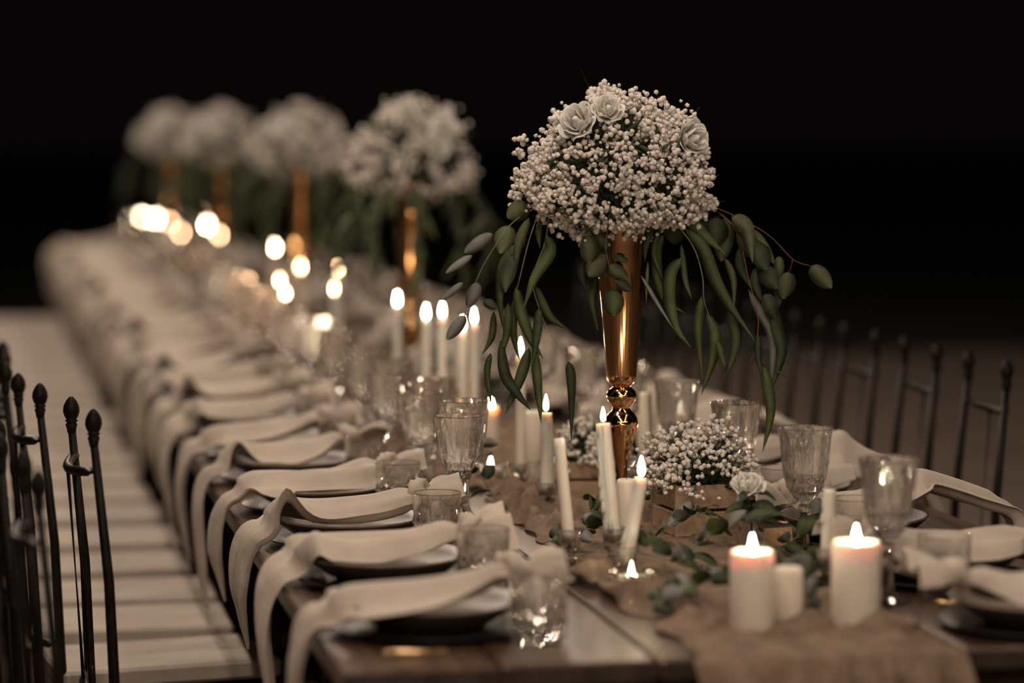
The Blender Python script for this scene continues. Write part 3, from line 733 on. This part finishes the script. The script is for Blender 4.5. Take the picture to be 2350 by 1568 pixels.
    for pts, wv, m in (
        ([(1527, 465), (1576, 500), (1622, 546), (1666, 586)], 27, LEAF_G), ([(1572, 523), (1614, 572), (1641, 641), (1680, 710), (1733, 783)], 28, LEAF_G), ([(1567, 592), (1540, 626), (1536, 687), (1553, 756), (1586, 798)], 27, LEAF_G),
        ([(1523, 540), (1507, 576), (1511, 641), (1532, 695), (1572, 718)], 22, LEAF_G), ([(1611, 680), (1603, 756), (1612, 871)], 21, LEAF_G), ([(1622, 718), (1643, 775), (1634, 833), (1609, 907)], 25, LEAF_G), ([(1647, 783), (1655, 815), (1664, 844)], 15, LEAF_G),
        ([(1500, 507), (1482, 560), (1480, 600)], 18, LEAF_D), ([(1487, 600), (1484, 650), (1483, 697)], 8, LEAF_O), ([(1471, 632), (1508, 695), (1546, 756)], 9, LEAF_S), ([(1564, 560), (1572, 640), (1588, 688)], 13, LEAF_O), ([(1515, 520), (1500, 580), (1520, 640)], 14, LEAF_D)):
        leaf(sE, pts, wv, -0.08 + rl.uniform(-.025, .025), 'long', m)
    sF = stem([(1560, 470), (1637, 475), (1756, 534), (1819, 595), (1861, 611)], (-.02, -.02, -.02, -.02, -.02), 0.0011, STEM_R)
    for p, q, wv, m in (((1861, 611), (1908, 662), 40, LEAF_O), ((1811, 624), (1798, 686), 40, LEAF_O), ((1789, 588), (1784, 645), 24, LEAF_O), ((1725, 545), (1758, 620), 54, LEAF_D), ((1745, 611), (1785, 664), 42, LEAF_D), ((1725, 527), (1776, 605), 26, LEAF_O),
                        ((1650, 500), (1640, 565), 54, LEAF_D), ((1550, 500), (1545, 560), 50, LEAF_D), ((1665, 500), (1655, 600), 46, LEAF_O), ((1756, 675), (1778, 728), 36, LEAF_D), ((1700, 520), (1722, 590), 38, LEAF_D), ((1600, 500), (1605, 555), 46, LEAF_D)):
        leaf(sF, (p, q), wv, -0.02 + rl.uniform(-.02, .02), 'round', m)
    obj('eucalyptus_twig', mesh('twig', *tube([W(1819, 595, -.02), W(1816, 612, -.02), W(1811, 624, -.02)], 0.0006, 5), STEM_R), sF)
    sG = stem([(1640, 480), (1690, 530), (1718, 640), (1740, 730), (1733, 802), (1722, 829)], (-.03, -.03, -.03, -.03, -.03, -.03), 0.0013, STEM_R)
    for pts, wv, m in (
        ([(1680, 496), (1714, 527), (1727, 603)], 34, LEAF_O), ([(1670, 714), (1687, 767), (1680, 825), (1660, 867)], 22, LEAF_G), ([(1664, 592), (1683, 641), (1685, 710)], 15, LEAF_O), ([(1718, 664), (1745, 718), (1773, 775), (1771, 871), (1760, 909)], 20, LEAF_S),
        ([(1768, 680), (1783, 756), (1794, 813), (1768, 901)], 30, LEAF_D), ([(1748, 833), (1762, 890), (1768, 955), (1750, 1039)], 25, LEAF_G), ([(1745, 610), (1735, 650), (1752, 700)], 26, LEAF_D), ([(1705, 560), (1700, 610), (1722, 660)], 24, LEAF_D),
        ([(1770, 620), (1790, 660), (1780, 720)], 30, LEAF_D), ([(1742, 770), (1740, 820), (1752, 870)], 16, LEAF_D), ([(1780, 850), (1800, 862), (1817, 872)], 4, LEAF_O)):
        leaf(sG, pts, wv, -0.03 + rl.uniform(-.03, .03), 'long', m)
    obj('eucalyptus_twig', mesh('twig', *tube([W(1722, 829, -.03), W(1735, 880, -.03), W(1748, 950, -.03)], 0.0007, 5), STEM_R), sG)
hero_bouquet()

def far_bouquet(i, x, y, label):
    t = thing('flower_bouquet', label, 'bouquet', (x, y, TZ + HV), 0, 'bouquets in the gold vases')
    pos, rad, cl = bouquet_points(50 + i, 210, 6)
    rad = [r * 1.25 for r in rad]
    o = obj('gypsophila_blossoms', scatter(pos, rad, BL1, 'blossoms', GYP), t); o['kind'] = 'stuff'
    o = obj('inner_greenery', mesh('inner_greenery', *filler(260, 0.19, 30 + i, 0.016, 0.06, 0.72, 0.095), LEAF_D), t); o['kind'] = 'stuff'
    rs = np.random.RandomState(60 + i)
    for k in range(3):
        q = RIGHT * rs.uniform(-.12, .12) + UP * rs.uniform(0.08, 0.2) + TOCAM * 0.15; rose(t, tuple(q), 0.038, TOCAM + UP * 0.4 + RIGHT * rs.uniform(-.5, .5), 70 + i * 3 + k)
    for k in range(9):
        a = 2 * PI * k / 9 + rs.uniform(-.25, .25); d = np.array((math.cos(a), math.sin(a), 0)); ln = rs.uniform(0.22, 0.36)
        P = [d * 0.06 + UP * 0.01, d * 0.15 + UP * 0.01, d * 0.22 - UP * ln * 0.35, d * 0.235 - UP * ln]
        s = obj('eucalyptus_stem', mesh('eucalyptus_stem', *tube(spline(P, 12), 0.0012, 5), STEM_G), t)
        Q = spline(P, 30)
        for j in range(12):
            q = Q[8 + int(j * 1.8)]; e = q + d * rs.uniform(-.03, .05) + np.array((rs.uniform(-.05, .05), rs.uniform(-.05, .05), -rs.uniform(0.05, 0.11)))
            obj('leaf', mesh('leaf', *leaf_mesh([q, (q + e) / 2 + d * 0.008, e], rs.uniform(0.018, 0.034), d + rs.normal(0, .3, 3), 'long', 5), (LEAF_G, LEAF_O, LEAF_D)[j % 3]), s)
for i, lb in ((1, 'blurred white gypsophila bouquet in the second gold vase'), (2, 'blurred white gypsophila bouquet in the third gold vase'), (3, 'blurred white gypsophila bouquet in the fourth gold vase'), (4, 'blurred white gypsophila bouquet in the last gold vase, table far end')):
    far_bouquet(i, *VLOC[i], lb)

# ------------------------------------------------------------------ crates of gypsophila
def crate(x, y, s, h, rz, label, flabel, dome, nfl, seed, bases, rr):
    t = thing('wooden_crate', label, 'crate', (x, y, TZ + 0.003), rz, 'wooden crates on the runner')
    th = 0.009
    bh = (h - 0.006) / 2
    for zc in (bh / 2, bh * 1.5 + 0.006):
        j = 0.0015 if zc > bh else 0
        bm_ = mesh('crate_board', *bbox(0, 0, 0, s + j * 2, th, bh, 0.0015), CRATE, False)
        for a in range(4):
            o = obj('board', bm_, t, (math.sin(a * PI / 2) * (s / 2 - th / 2), -math.cos(a * PI / 2) * (s / 2 - th / 2), zc)); o.rotation_euler = (0, 0, a * PI / 2)
            if a % 2: o.scale = ((s - 2 * th) / (s + j * 2) - 0.002, 1, 1)
    obj('crate_bottom', mesh('crate_bottom', *box(0, 0, 0.004, s - 2 * th, s - 2 * th, 0.006), CRATE, False), t)
    f = thing('gypsophila_posy', flabel, 'flowers', (x, y, TZ + h + 0.003), rz, 'gypsophila posies in crates')
    rs = np.random.RandomState(seed); pos, rad, cl = [], [], []
    for c in range(nfl):
        d = _n(rs.normal(0, 1, 3)); d[2] = abs(d[2]) * 0.9 - 0.05
        p = d * np.array((dome[0], dome[0], dome[1])) * rs.uniform(0.80, 1.03); cl.append(p)
        for k in range(7): pos.append(p + rs.normal(0, 0.010, 3)); rad.append(rs.uniform(0.0036, 0.0055) * rr)
    pos2 = [(p, r) for p, r in zip(pos, rad) if p[2] > -0.012 or max(abs(p[0]), abs(p[1])) > s / 2 + 0.004]
    o = obj('gypsophila_blossoms', scatter([p for p, r in pos2], [r for p, r in pos2], bases, 'posy', GYP), f); o['kind'] = 'stuff'
    o = obj('posy_stems', mesh('posy_stems', *stems_mesh(cl, 3, 0.0007, seed=seed, c0=(0, 0, -0.04)), LEAF_O), f); o['kind'] = 'stuff'
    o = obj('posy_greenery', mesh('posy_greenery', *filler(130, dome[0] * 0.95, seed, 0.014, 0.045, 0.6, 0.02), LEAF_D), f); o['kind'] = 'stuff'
    return f
p = on(1602, 1222, TZ)
crate(p[0], p[1], 0.142, 0.098, 0.10, 'pale wooden crate of gypsophila beside the first gold vase', 'dome of white gypsophila in the crate beside the first gold vase', (0.118, 0.125), 120, 3, BL2, 1.0)
p = on(1352, 1138, TZ)
crate(p[0], p[1], 0.11, 0.075, -0.1, 'small wooden crate just behind the first gold vase', 'small gypsophila posy just behind the first gold vase', (0.085, 0.085), 55, 4, BL1, 1.1)
for i, ((x, y), nm) in enumerate(zip(VLOC[1:4], ('second', 'third', 'fourth'))):
    crate(x + 0.08, y - 0.24, 0.14, 0.095, 0.2 * i, f'pale wooden crate of gypsophila before the {nm} gold vase', f'white gypsophila posy in the crate before the {nm} gold vase', (0.12, 0.13), 70, 10 + i, BL1, 1.3)
    crate(x + 0.08, y + 0.55, 0.14, 0.095, -0.2 * i, f'pale wooden crate of gypsophila past the {nm} gold vase', f'white gypsophila posy in the crate past the {nm} gold vase', (0.12, 0.13), 70, 14 + i, BL1, 1.3)

# white bloom in a bud vase
p = on(1722, 1288, TZ)
BV = mesh('bud_vase', *lathe([(0, 0), (0.022, 0), (0.026, 0.004), (0.027, 0.02), (0.022, 0.045), (0.015, 0.06), (0.0145, 0.075), (0.018, 0.085), (0.0165, 0.085), (0.013, 0.075), (0.0135, 0.06), (0.020, 0.042), (0.023, 0.02), (0, 0.008)], 28), CRYSTAL)
tag(obj('bud_vase', BV, None, (p[0], p[1], TZ + 0.003)), 'small clear bud vase holding one white bloom', 'vase')
dp = depth(p); bl = atd(1716, 1112, dp) - np.array([p[0], p[1], TZ])
t = thing('white_ranunculus', 'single white ranunculus with leafy stem in the bud vase', 'flower', (p[0], p[1], TZ), 0)
sp = spline([(0, 0, 0.012), (0.002, 0, 0.08), bl - UP * 0.02], 10)
st = obj('stem', mesh('bloom_stem', *tube(sp, 0.0022, 6), LEAF_D), t)
rs = np.random.RandomState(2)
for k in range(9):
    z = 0.075 + 0.006 * k; a = k * 2.4; d = RIGHT * math.cos(a) + FWD * math.sin(a)
    b0 = np.array((0.002, 0, z)); e = b0 + d * 0.05 + UP * rs.uniform(-0.03, 0.015)
    obj('leaf', mesh('leaf', *leaf_mesh([b0, (b0 + e) / 2 + UP * 0.008, e], 0.026, UP + TOCAM * 0.4, 'round', 6), LEAF_D), st)
rose(t, tuple(bl - UP * 0.012), 0.030, UP + TOCAM * 0.8, 31)
rose(t, tuple(bl - UP * 0.016 + TOCAM * 0.004), 0.033, UP * 1.2 + TOCAM * 0.5, 33)

# ------------------------------------------------------------------ candles
def flame_mesh(s):
    return lathe([(0, 0), (0.0036 * s, 0.003 * s), (0.0055 * s, 0.009 * s), (0.0050 * s, 0.016 * s), (0.0032 * s, 0.024 * s), (0.0013 * s, 0.031 * s), (0, 0.036 * s)], 10)
FL = mesh('flame', *flame_mesh(0.72), FLAME); FLS = mesh('flame_small', *flame_mesh(0.85), FLAME_LOW); FLB = mesh('flame_big', *flame_mesh(0.95), FLAME)
WK = mesh('wick', *tube([(0, 0, -0.004), (0.0004, 0, 0.006), (0.0016, 0, 0.011)], 0.0008, 5), WICK)
HOLD = mesh('candle_holder', *lathe([(0, 0), (0.030, 0), (0.032, 0.003), (0.028, 0.006), (0.013, 0.011), (0.0085, 0.018), (0.0105, 0.024), (0.015, 0.028), (0.0175, 0.036), (0.0195, 0.046), (0.0225, 0.058), (0.0260, 0.064), (0.0275, 0.066),
    (0.0255, 0.067), (0.0195, 0.060), (0.0165, 0.046), (0.0155, 0.034), (0, 0.030)], 32, lambda k, t, r, z: r * (1 + (0.045 * math.cos(8 * t) if k >= 6 else 0))), CRYSTAL, False)
def lit(parent, at, fm):
    obj('wick', WK, parent, tuple(at)); obj('flame', fm, parent, tuple(np.array(at) + np.array((0, 0, 0.004))))
def taper(base, top, r, label, on_=True, drips=0, holder=None, group=None, hl=0.031, fm=None, hgroup=None):
    base = np.array(base, float); top = np.array(top, float)
    hb = base.copy()
    tag(obj('candle_holder', HOLD, None, tuple(hb)), holder, 'candle holder', hgroup or 'crystal candle holders')
    t = thing('taper_candle', label, 'candle', tuple(base + UP * hl), 0, group or 'taper candles')
    ax = top - base - UP * hl; L = np.linalg.norm(ax); d = _n(ax)
    rs = np.random.RandomState(int(abs(base[0] * 1000 + base[1] * 77)) % 9999)
    n = 14
    V, Fc = tube([d * (L * i / n) for i in range(n + 1)], [r * (1.0 - 0.16 * i / n) for i in range(n + 1)], 18)
    wx = obj('wax', mesh('taper_wax', V, Fc, WAX), t)
    a, b_ = frame(d)
    for k in range(drips):
        th = rs.uniform(0, 6.28); rad = a * math.cos(th) + b_ * math.sin(th); l = rs.uniform(0.3, 0.85) * L; z1 = L * rs.uniform(0.88, 1.0)
        m_ = 9; P, Rr = [], []
        for i in range(m_ + 1):
            z = z1 - l * i / m_; rr = r * (1.0 - 0.16 * z / L); P.append(d * z + rad * (rr - 0.0005)); Rr.append(0.0022 + 0.0018 * math.sin(i * 1.1 + th) * 0.5 + (0.0032 if i == m_ else 0.0012 * i / m_))
        obj('wax_drip', mesh('wax_drip', *tube(P, Rr, 8), WAX), wx)
    obj('wick', WK, t, tuple(ax))
    if on_: obj('flame', fm or FL, t, tuple(ax + UP * 0.004))
    return t
def pillar(x, y, r, h, label, on_=True, group=None, fm=None, z0=0.004):
    t = thing('pillar_candle', label, 'candle', (x, y, TZ + z0), 0, group or 'pillar candles')
    well = 0.012 if on_ else 0.002
    obj('wax', mesh('pillar_wax', *lathe([(0, 0), (r - 0.001, 0), (r, 0.002), (r, h * 0.5), (r, h - 0.008), (r - 0.0015, h - 0.002), (r - 0.004, h), (r - 0.007, h - 0.002), (r * 0.62, h - well * 0.85), (r * 0.3, h - well), (0, h - well)], 36,
        lambda k, t_, rr, z: rr * (1 + 0.006 * math.sin(3 * t_ + z * 60))), WAX), t)
    lit(t, (0, 0, h - well), fm or FLB) if on_ else obj('wick', WK, t, (0, 0, h - well))
    return t
VOT = mesh('votive_dish', *lathe([(0, 0), (0.030, 0), (0.034, 0.004), (0.0365, 0.014), (0.038, 0.024), (0.0395, 0.030), (0.0375, 0.031), (0.0345, 0.024), (0.031, 0.010), (0.025, 0.007), (0, 0.006)], 40, lambda k, t, r, z: r * (1 + (0.035 * math.cos(14 * t) if 2 <= k <= 5 else 0))), CRYSTAL, False)
TCUP = mesh('tealight_cup', *lathe([(0, 0), (0.0185, 0), (0.019, 0.001), (0.019, 0.016), (0.0186, 0.016), (0.0184, 0.002), (0, 0.0015)], 24), TIN)
TWAX = mesh('tealight_wax', *lathe([(0.0183, 0.002), (0.0183, 0.0125), (0.016, 0.0115), (0, 0.011)], 24), WAX)
def tealight(x, y, label, dlabel, group=None, fm=None, z0=0.004):
    tag(obj('votive_dish', VOT, None, (x, y, TZ + z0)), dlabel, 'dish', 'crystal votive dishes')
    t = thing('tealight_candle', label, 'candle', (x, y, TZ + z0 + 0.0065), 0, group or 'tealights in dishes')
    obj('cup', TCUP, t); obj('wax', TWAX, t); lit(t, (0, 0, 0.011), fm or FL)

Z0 = TZ + 0.004
def px_taper(bx, by, tx, ty, wpx, label, hlabel, on_=True, drips=0, fm=None):
    b0 = on(bx, by, Z0); d = depth(b0); tp = atd(tx, ty, d)
    taper(b0, tp, wpx / 2 * d / F, label, on_, drips, hlabel, fm=fm)
px_taper(1308, 1298, 1283, 1006, 29, 'unlit leaning taper candle with dark wick, beside the first gold vase', 'crystal holder under the unlit leaning taper', False, 0)
px_taper(1408, 1296, 1384, 972, 40, 'lit dripping taper candle close before the first gold vase', 'crystal holder under the thick dripping taper', True, 7, FL)
px_taper(1434, 1340, 1472, 1098, 35, 'lit leaning taper candle with bright glowing top by the votive dish', 'crystal holder under the leaning lit taper', True, 2, FLB)
px_taper(1257, 1182, 1253, 948, 33, 'lit slender taper candle in front of the plain ivory pillar', 'crystal holder among the gauze folds, below the slender lit taper', True, 3, FLB)
px_taper(1480, 1122, 1481, 900, 30, 'unlit pale taper candle behind the first gold vase', 'crystal holder behind the first gold vase', False, 1)
px_taper(1898, 1345, 1904, 1122, 34, 'unlit taper candle with melted top beside the tallest lit pillar', 'crystal holder beside the tallest lit pillar', False, 3)
def px_pillar(bx, by, ty, wpx, label, on_=True, fm=None):
    b0 = on(bx, by, Z0); d = depth(b0); h = atd(bx, ty, d)[2] - Z0
    pillar(b0[0], b0[1], wpx / 2 * d / F, h, label, on_, fm=fm)
px_pillar(1725, 1445, 1262, 102, 'shorter lit ivory pillar candle at the runner-draped table end')
px_pillar(1809, 1428, 1300, 66, 'small unlit ivory pillar between the two lit pillars', False)
px_pillar(1963, 1436, 1240, 113, 'tallest lit ivory pillar candle at the runner-draped table end')
px_pillar(1437, 1268, 1098, 46, 'unlit ivory pillar candle directly before the first gold vase', False)
px_pillar(1221, 1108, 942, 46, 'plain unlit ivory pillar behind the slender lit taper', False)
p = on(1449, 1352, Z0); tealight(p[0], p[1], 'lit tealight in a crystal dish before the leaning tapers', 'scalloped crystal dish holding the tealight before the leaning tapers', fm=FL)
p = on(1126, 1098, Z0); tealight(p[0], p[1], 'lit tealight beside the eucalyptus sprig near the goblets', 'crystal dish beside the eucalyptus sprig near the goblets')
q = onX(1605, 985, 1.50); pillar(q[0], q[1], 0.02, q[2] - TZ - 0.02, 'lit candle glowing behind the gypsophila crate', True, fm=FL)
q = onX(1127, 922, 1.24); pillar(q[0], q[1], 0.017, q[2] - TZ - 0.015, 'lit slim candle behind the crystal goblets', True, fm=FL)
# the candles further along: flame positions in the picture, all standing on the middle strip of the table
FAR = [(912, 690, 1), (978, 720, 1), (1015, 716, 1), (1088, 730, 1), (1062, 748, 1), (750, 755, 1), (1195, 800, 1), (630, 570, 1), (690, 613, 0), (776, 618, 0), (768, 664, 0), (642, 645, 0), (655, 675, 0), (620, 690, 0), (535, 650, 1), (572, 645, 0), (657, 733, 0),
       (315, 493, 1), (357, 503, 1), (395, 563, 1), (475, 517, 1), (503, 540, 0), (475, 590, 0), (415, 535, 0), (425, 475, 0), (388, 510, 0), (330, 530, 0), (460, 492, 0)]
done = []
FAR.sort(key=lambda f: -f[1])
for i, (px, py, white) in enumerate(FAR):
    x0 = 1.06 if onX(px, py, 1.13)[2] < 1.0 else 1.16
    while onX(px, py, x0)[1] > 16.2 and x0 > 1.05: x0 -= 0.01
    for dx in (0.0, -0.03, 0.03, 0.06, 0.10, 0.14, 0.19):
        q = onX(px, py, x0 + dx)
        if all((q[0] - a) ** 2 + (q[1] - c_) ** 2 > 0.065 ** 2 for a, c_ in done + [(v[0], v[1]) for v in VLOC]): break
    if q[2] < TZ + 0.035: q = on(px, py, TZ + 0.035)
    q[1] = min(q[1], 16.3)
    done.append((q[0], q[1])); hgt = q[2] - TZ
    v = along(max(q[1], 5.3)); band = f'past the {v} gold vase'
    if hgt > 0.20:
        n = CNT.nth(('taper', v))
        taper((q[0], q[1], Z0), (q[0], q[1], q[2] - 0.015), 0.0115, f'{n} blurred lit taper candle {band}', True, 2, f'crystal holder of the {n} blurred lit taper {band}', 'lit tapers ' + band, fm=FLB if white else FLS, hgroup='candle holders ' + band)
    elif hgt > 0.075:
        pillar(q[0], q[1], 0.024, hgt - 0.012, f'{CNT.nth(("pillar", v))} blurred lit pillar candle {band}', True, 'lit pillars ' + band, FLB if white else FLS)
    else:
        n = CNT.nth(('tea', v))
        tealight(q[0], q[1], f'{n} blurred lit tealight {band}', f'crystal dish of the {n} blurred tealight {band}', 'tealights ' + band, FLB if white else FLS)

# ------------------------------------------------------------------ eucalyptus laid along the runner
LR = []
for i in range(6):
    rs = np.random.RandomState(100 + i)
    L_ = 0.046 + 0.012 * rs.rand(); wv = 0.026 + 0.014 * rs.rand()
    LR.append([mesh('leaf', *leaf_mesh([(0, 0, 0), (L_ / 2, 0, 0.004), (L_, 0, -0.003)], wv, (0, 0, 1), 'round', 6, 0.12), m) for m in (LEAF_D, LEAF_G, LEAF_S, LEAF_D)])
def sprig(x, y, ang, ln, n, seed, label, rise=0.03, group='eucalyptus sprigs on the runner'):
    rs = np.random.RandomState(seed)
    t = thing('eucalyptus_sprig', label, 'foliage', (x, y, TZ + 0.018), 0, group)
    d = np.array((math.cos(ang), math.sin(ang), 0)); sd = np.array((-d[1], d[0], 0))
    P = spline([np.zeros(3), d * ln * 0.35 + sd * rs.uniform(-.02, .02) + UP * rise * 0.6, d * ln * 0.7 + sd * rs.uniform(-.03, .03) + UP * rise, d * ln + UP * rise * 0.7], 20)
    s = obj('stem', mesh('sprig_stem', *tube(P, [0.0014 - 0.0007 * i / 20 for i in range(21)], 5), STEM_G), t)
    for k in range(n):
        q = P[2 + int(k * 17 / n)]; o = obj('leaf', LR[rs.randint(6)][rs.randint(4)], s, tuple(q))
        o.rotation_euler = (rs.uniform(-1.2, 1.2), rs.uniform(-0.9, 0.35), ang + (1 if k % 2 else -1) * rs.uniform(0.5, 1.5)); sc = rs.uniform(0.75, 1.15); o.scale = (sc, sc, sc)
SP = [(1150, 1165, 1.9, 0.16, 9, 'upright eucalyptus sprig beside the wine goblets', 0.12), (1240, 1245, 0.1, 0.17, 12, 'eucalyptus sprig lying beside the leaning unlit taper', 0.03), (1330, 1190, 0.5, 0.15, 12, 'eucalyptus sprig between gauze folds and the dripping taper', 0.05),
      (1570, 1290, 0.2, 0.16, 12, 'eucalyptus sprig in front of the gypsophila crate', 0.07), (1640, 1320, 2.6, 0.14, 10, 'eucalyptus sprig between the crate and the shorter lit pillar', 0.05), (1480, 1400, 0.3, 0.18, 12, 'eucalyptus sprig beside the tealight dish on the runner', 0.04),
      (1850, 1410, 1.6, 0.16, 12, 'eucalyptus sprig squeezed between the two lit pillars', 0.06), (1850, 1330, 0.8, 0.15, 10, 'eucalyptus sprig at the foot of the melted taper', 0.06), (1780, 1260, 0.3, 0.14, 10, 'eucalyptus sprig beside the bud vase', 0.05), (1500, 1230, -0.4, 0.12, 8, 'eucalyptus sprig at the foot of the first gold vase', 0.05)]
for i, (px, py, a, ln, n, lb, ri) in enumerate(SP):
    p = on(px, py, TZ + 0.02); sprig(p[0], p[1], a, ln, n, 200 + i, lb, ri)
for i in range(16):
    y = 5.9 + i * 0.62; rs = np.random.RandomState(300 + i)
    sprig(1.25 + rs.uniform(-.16, .12), y, rs.uniform(0, 6.28), 0.17, 9, 300 + i, f'{CNT.nth(("sprig", along(y)))} blurred eucalyptus sprig on the runner past the {along(y)} gold vase', 0.05, 'eucalyptus sprigs beyond the first gold vase')
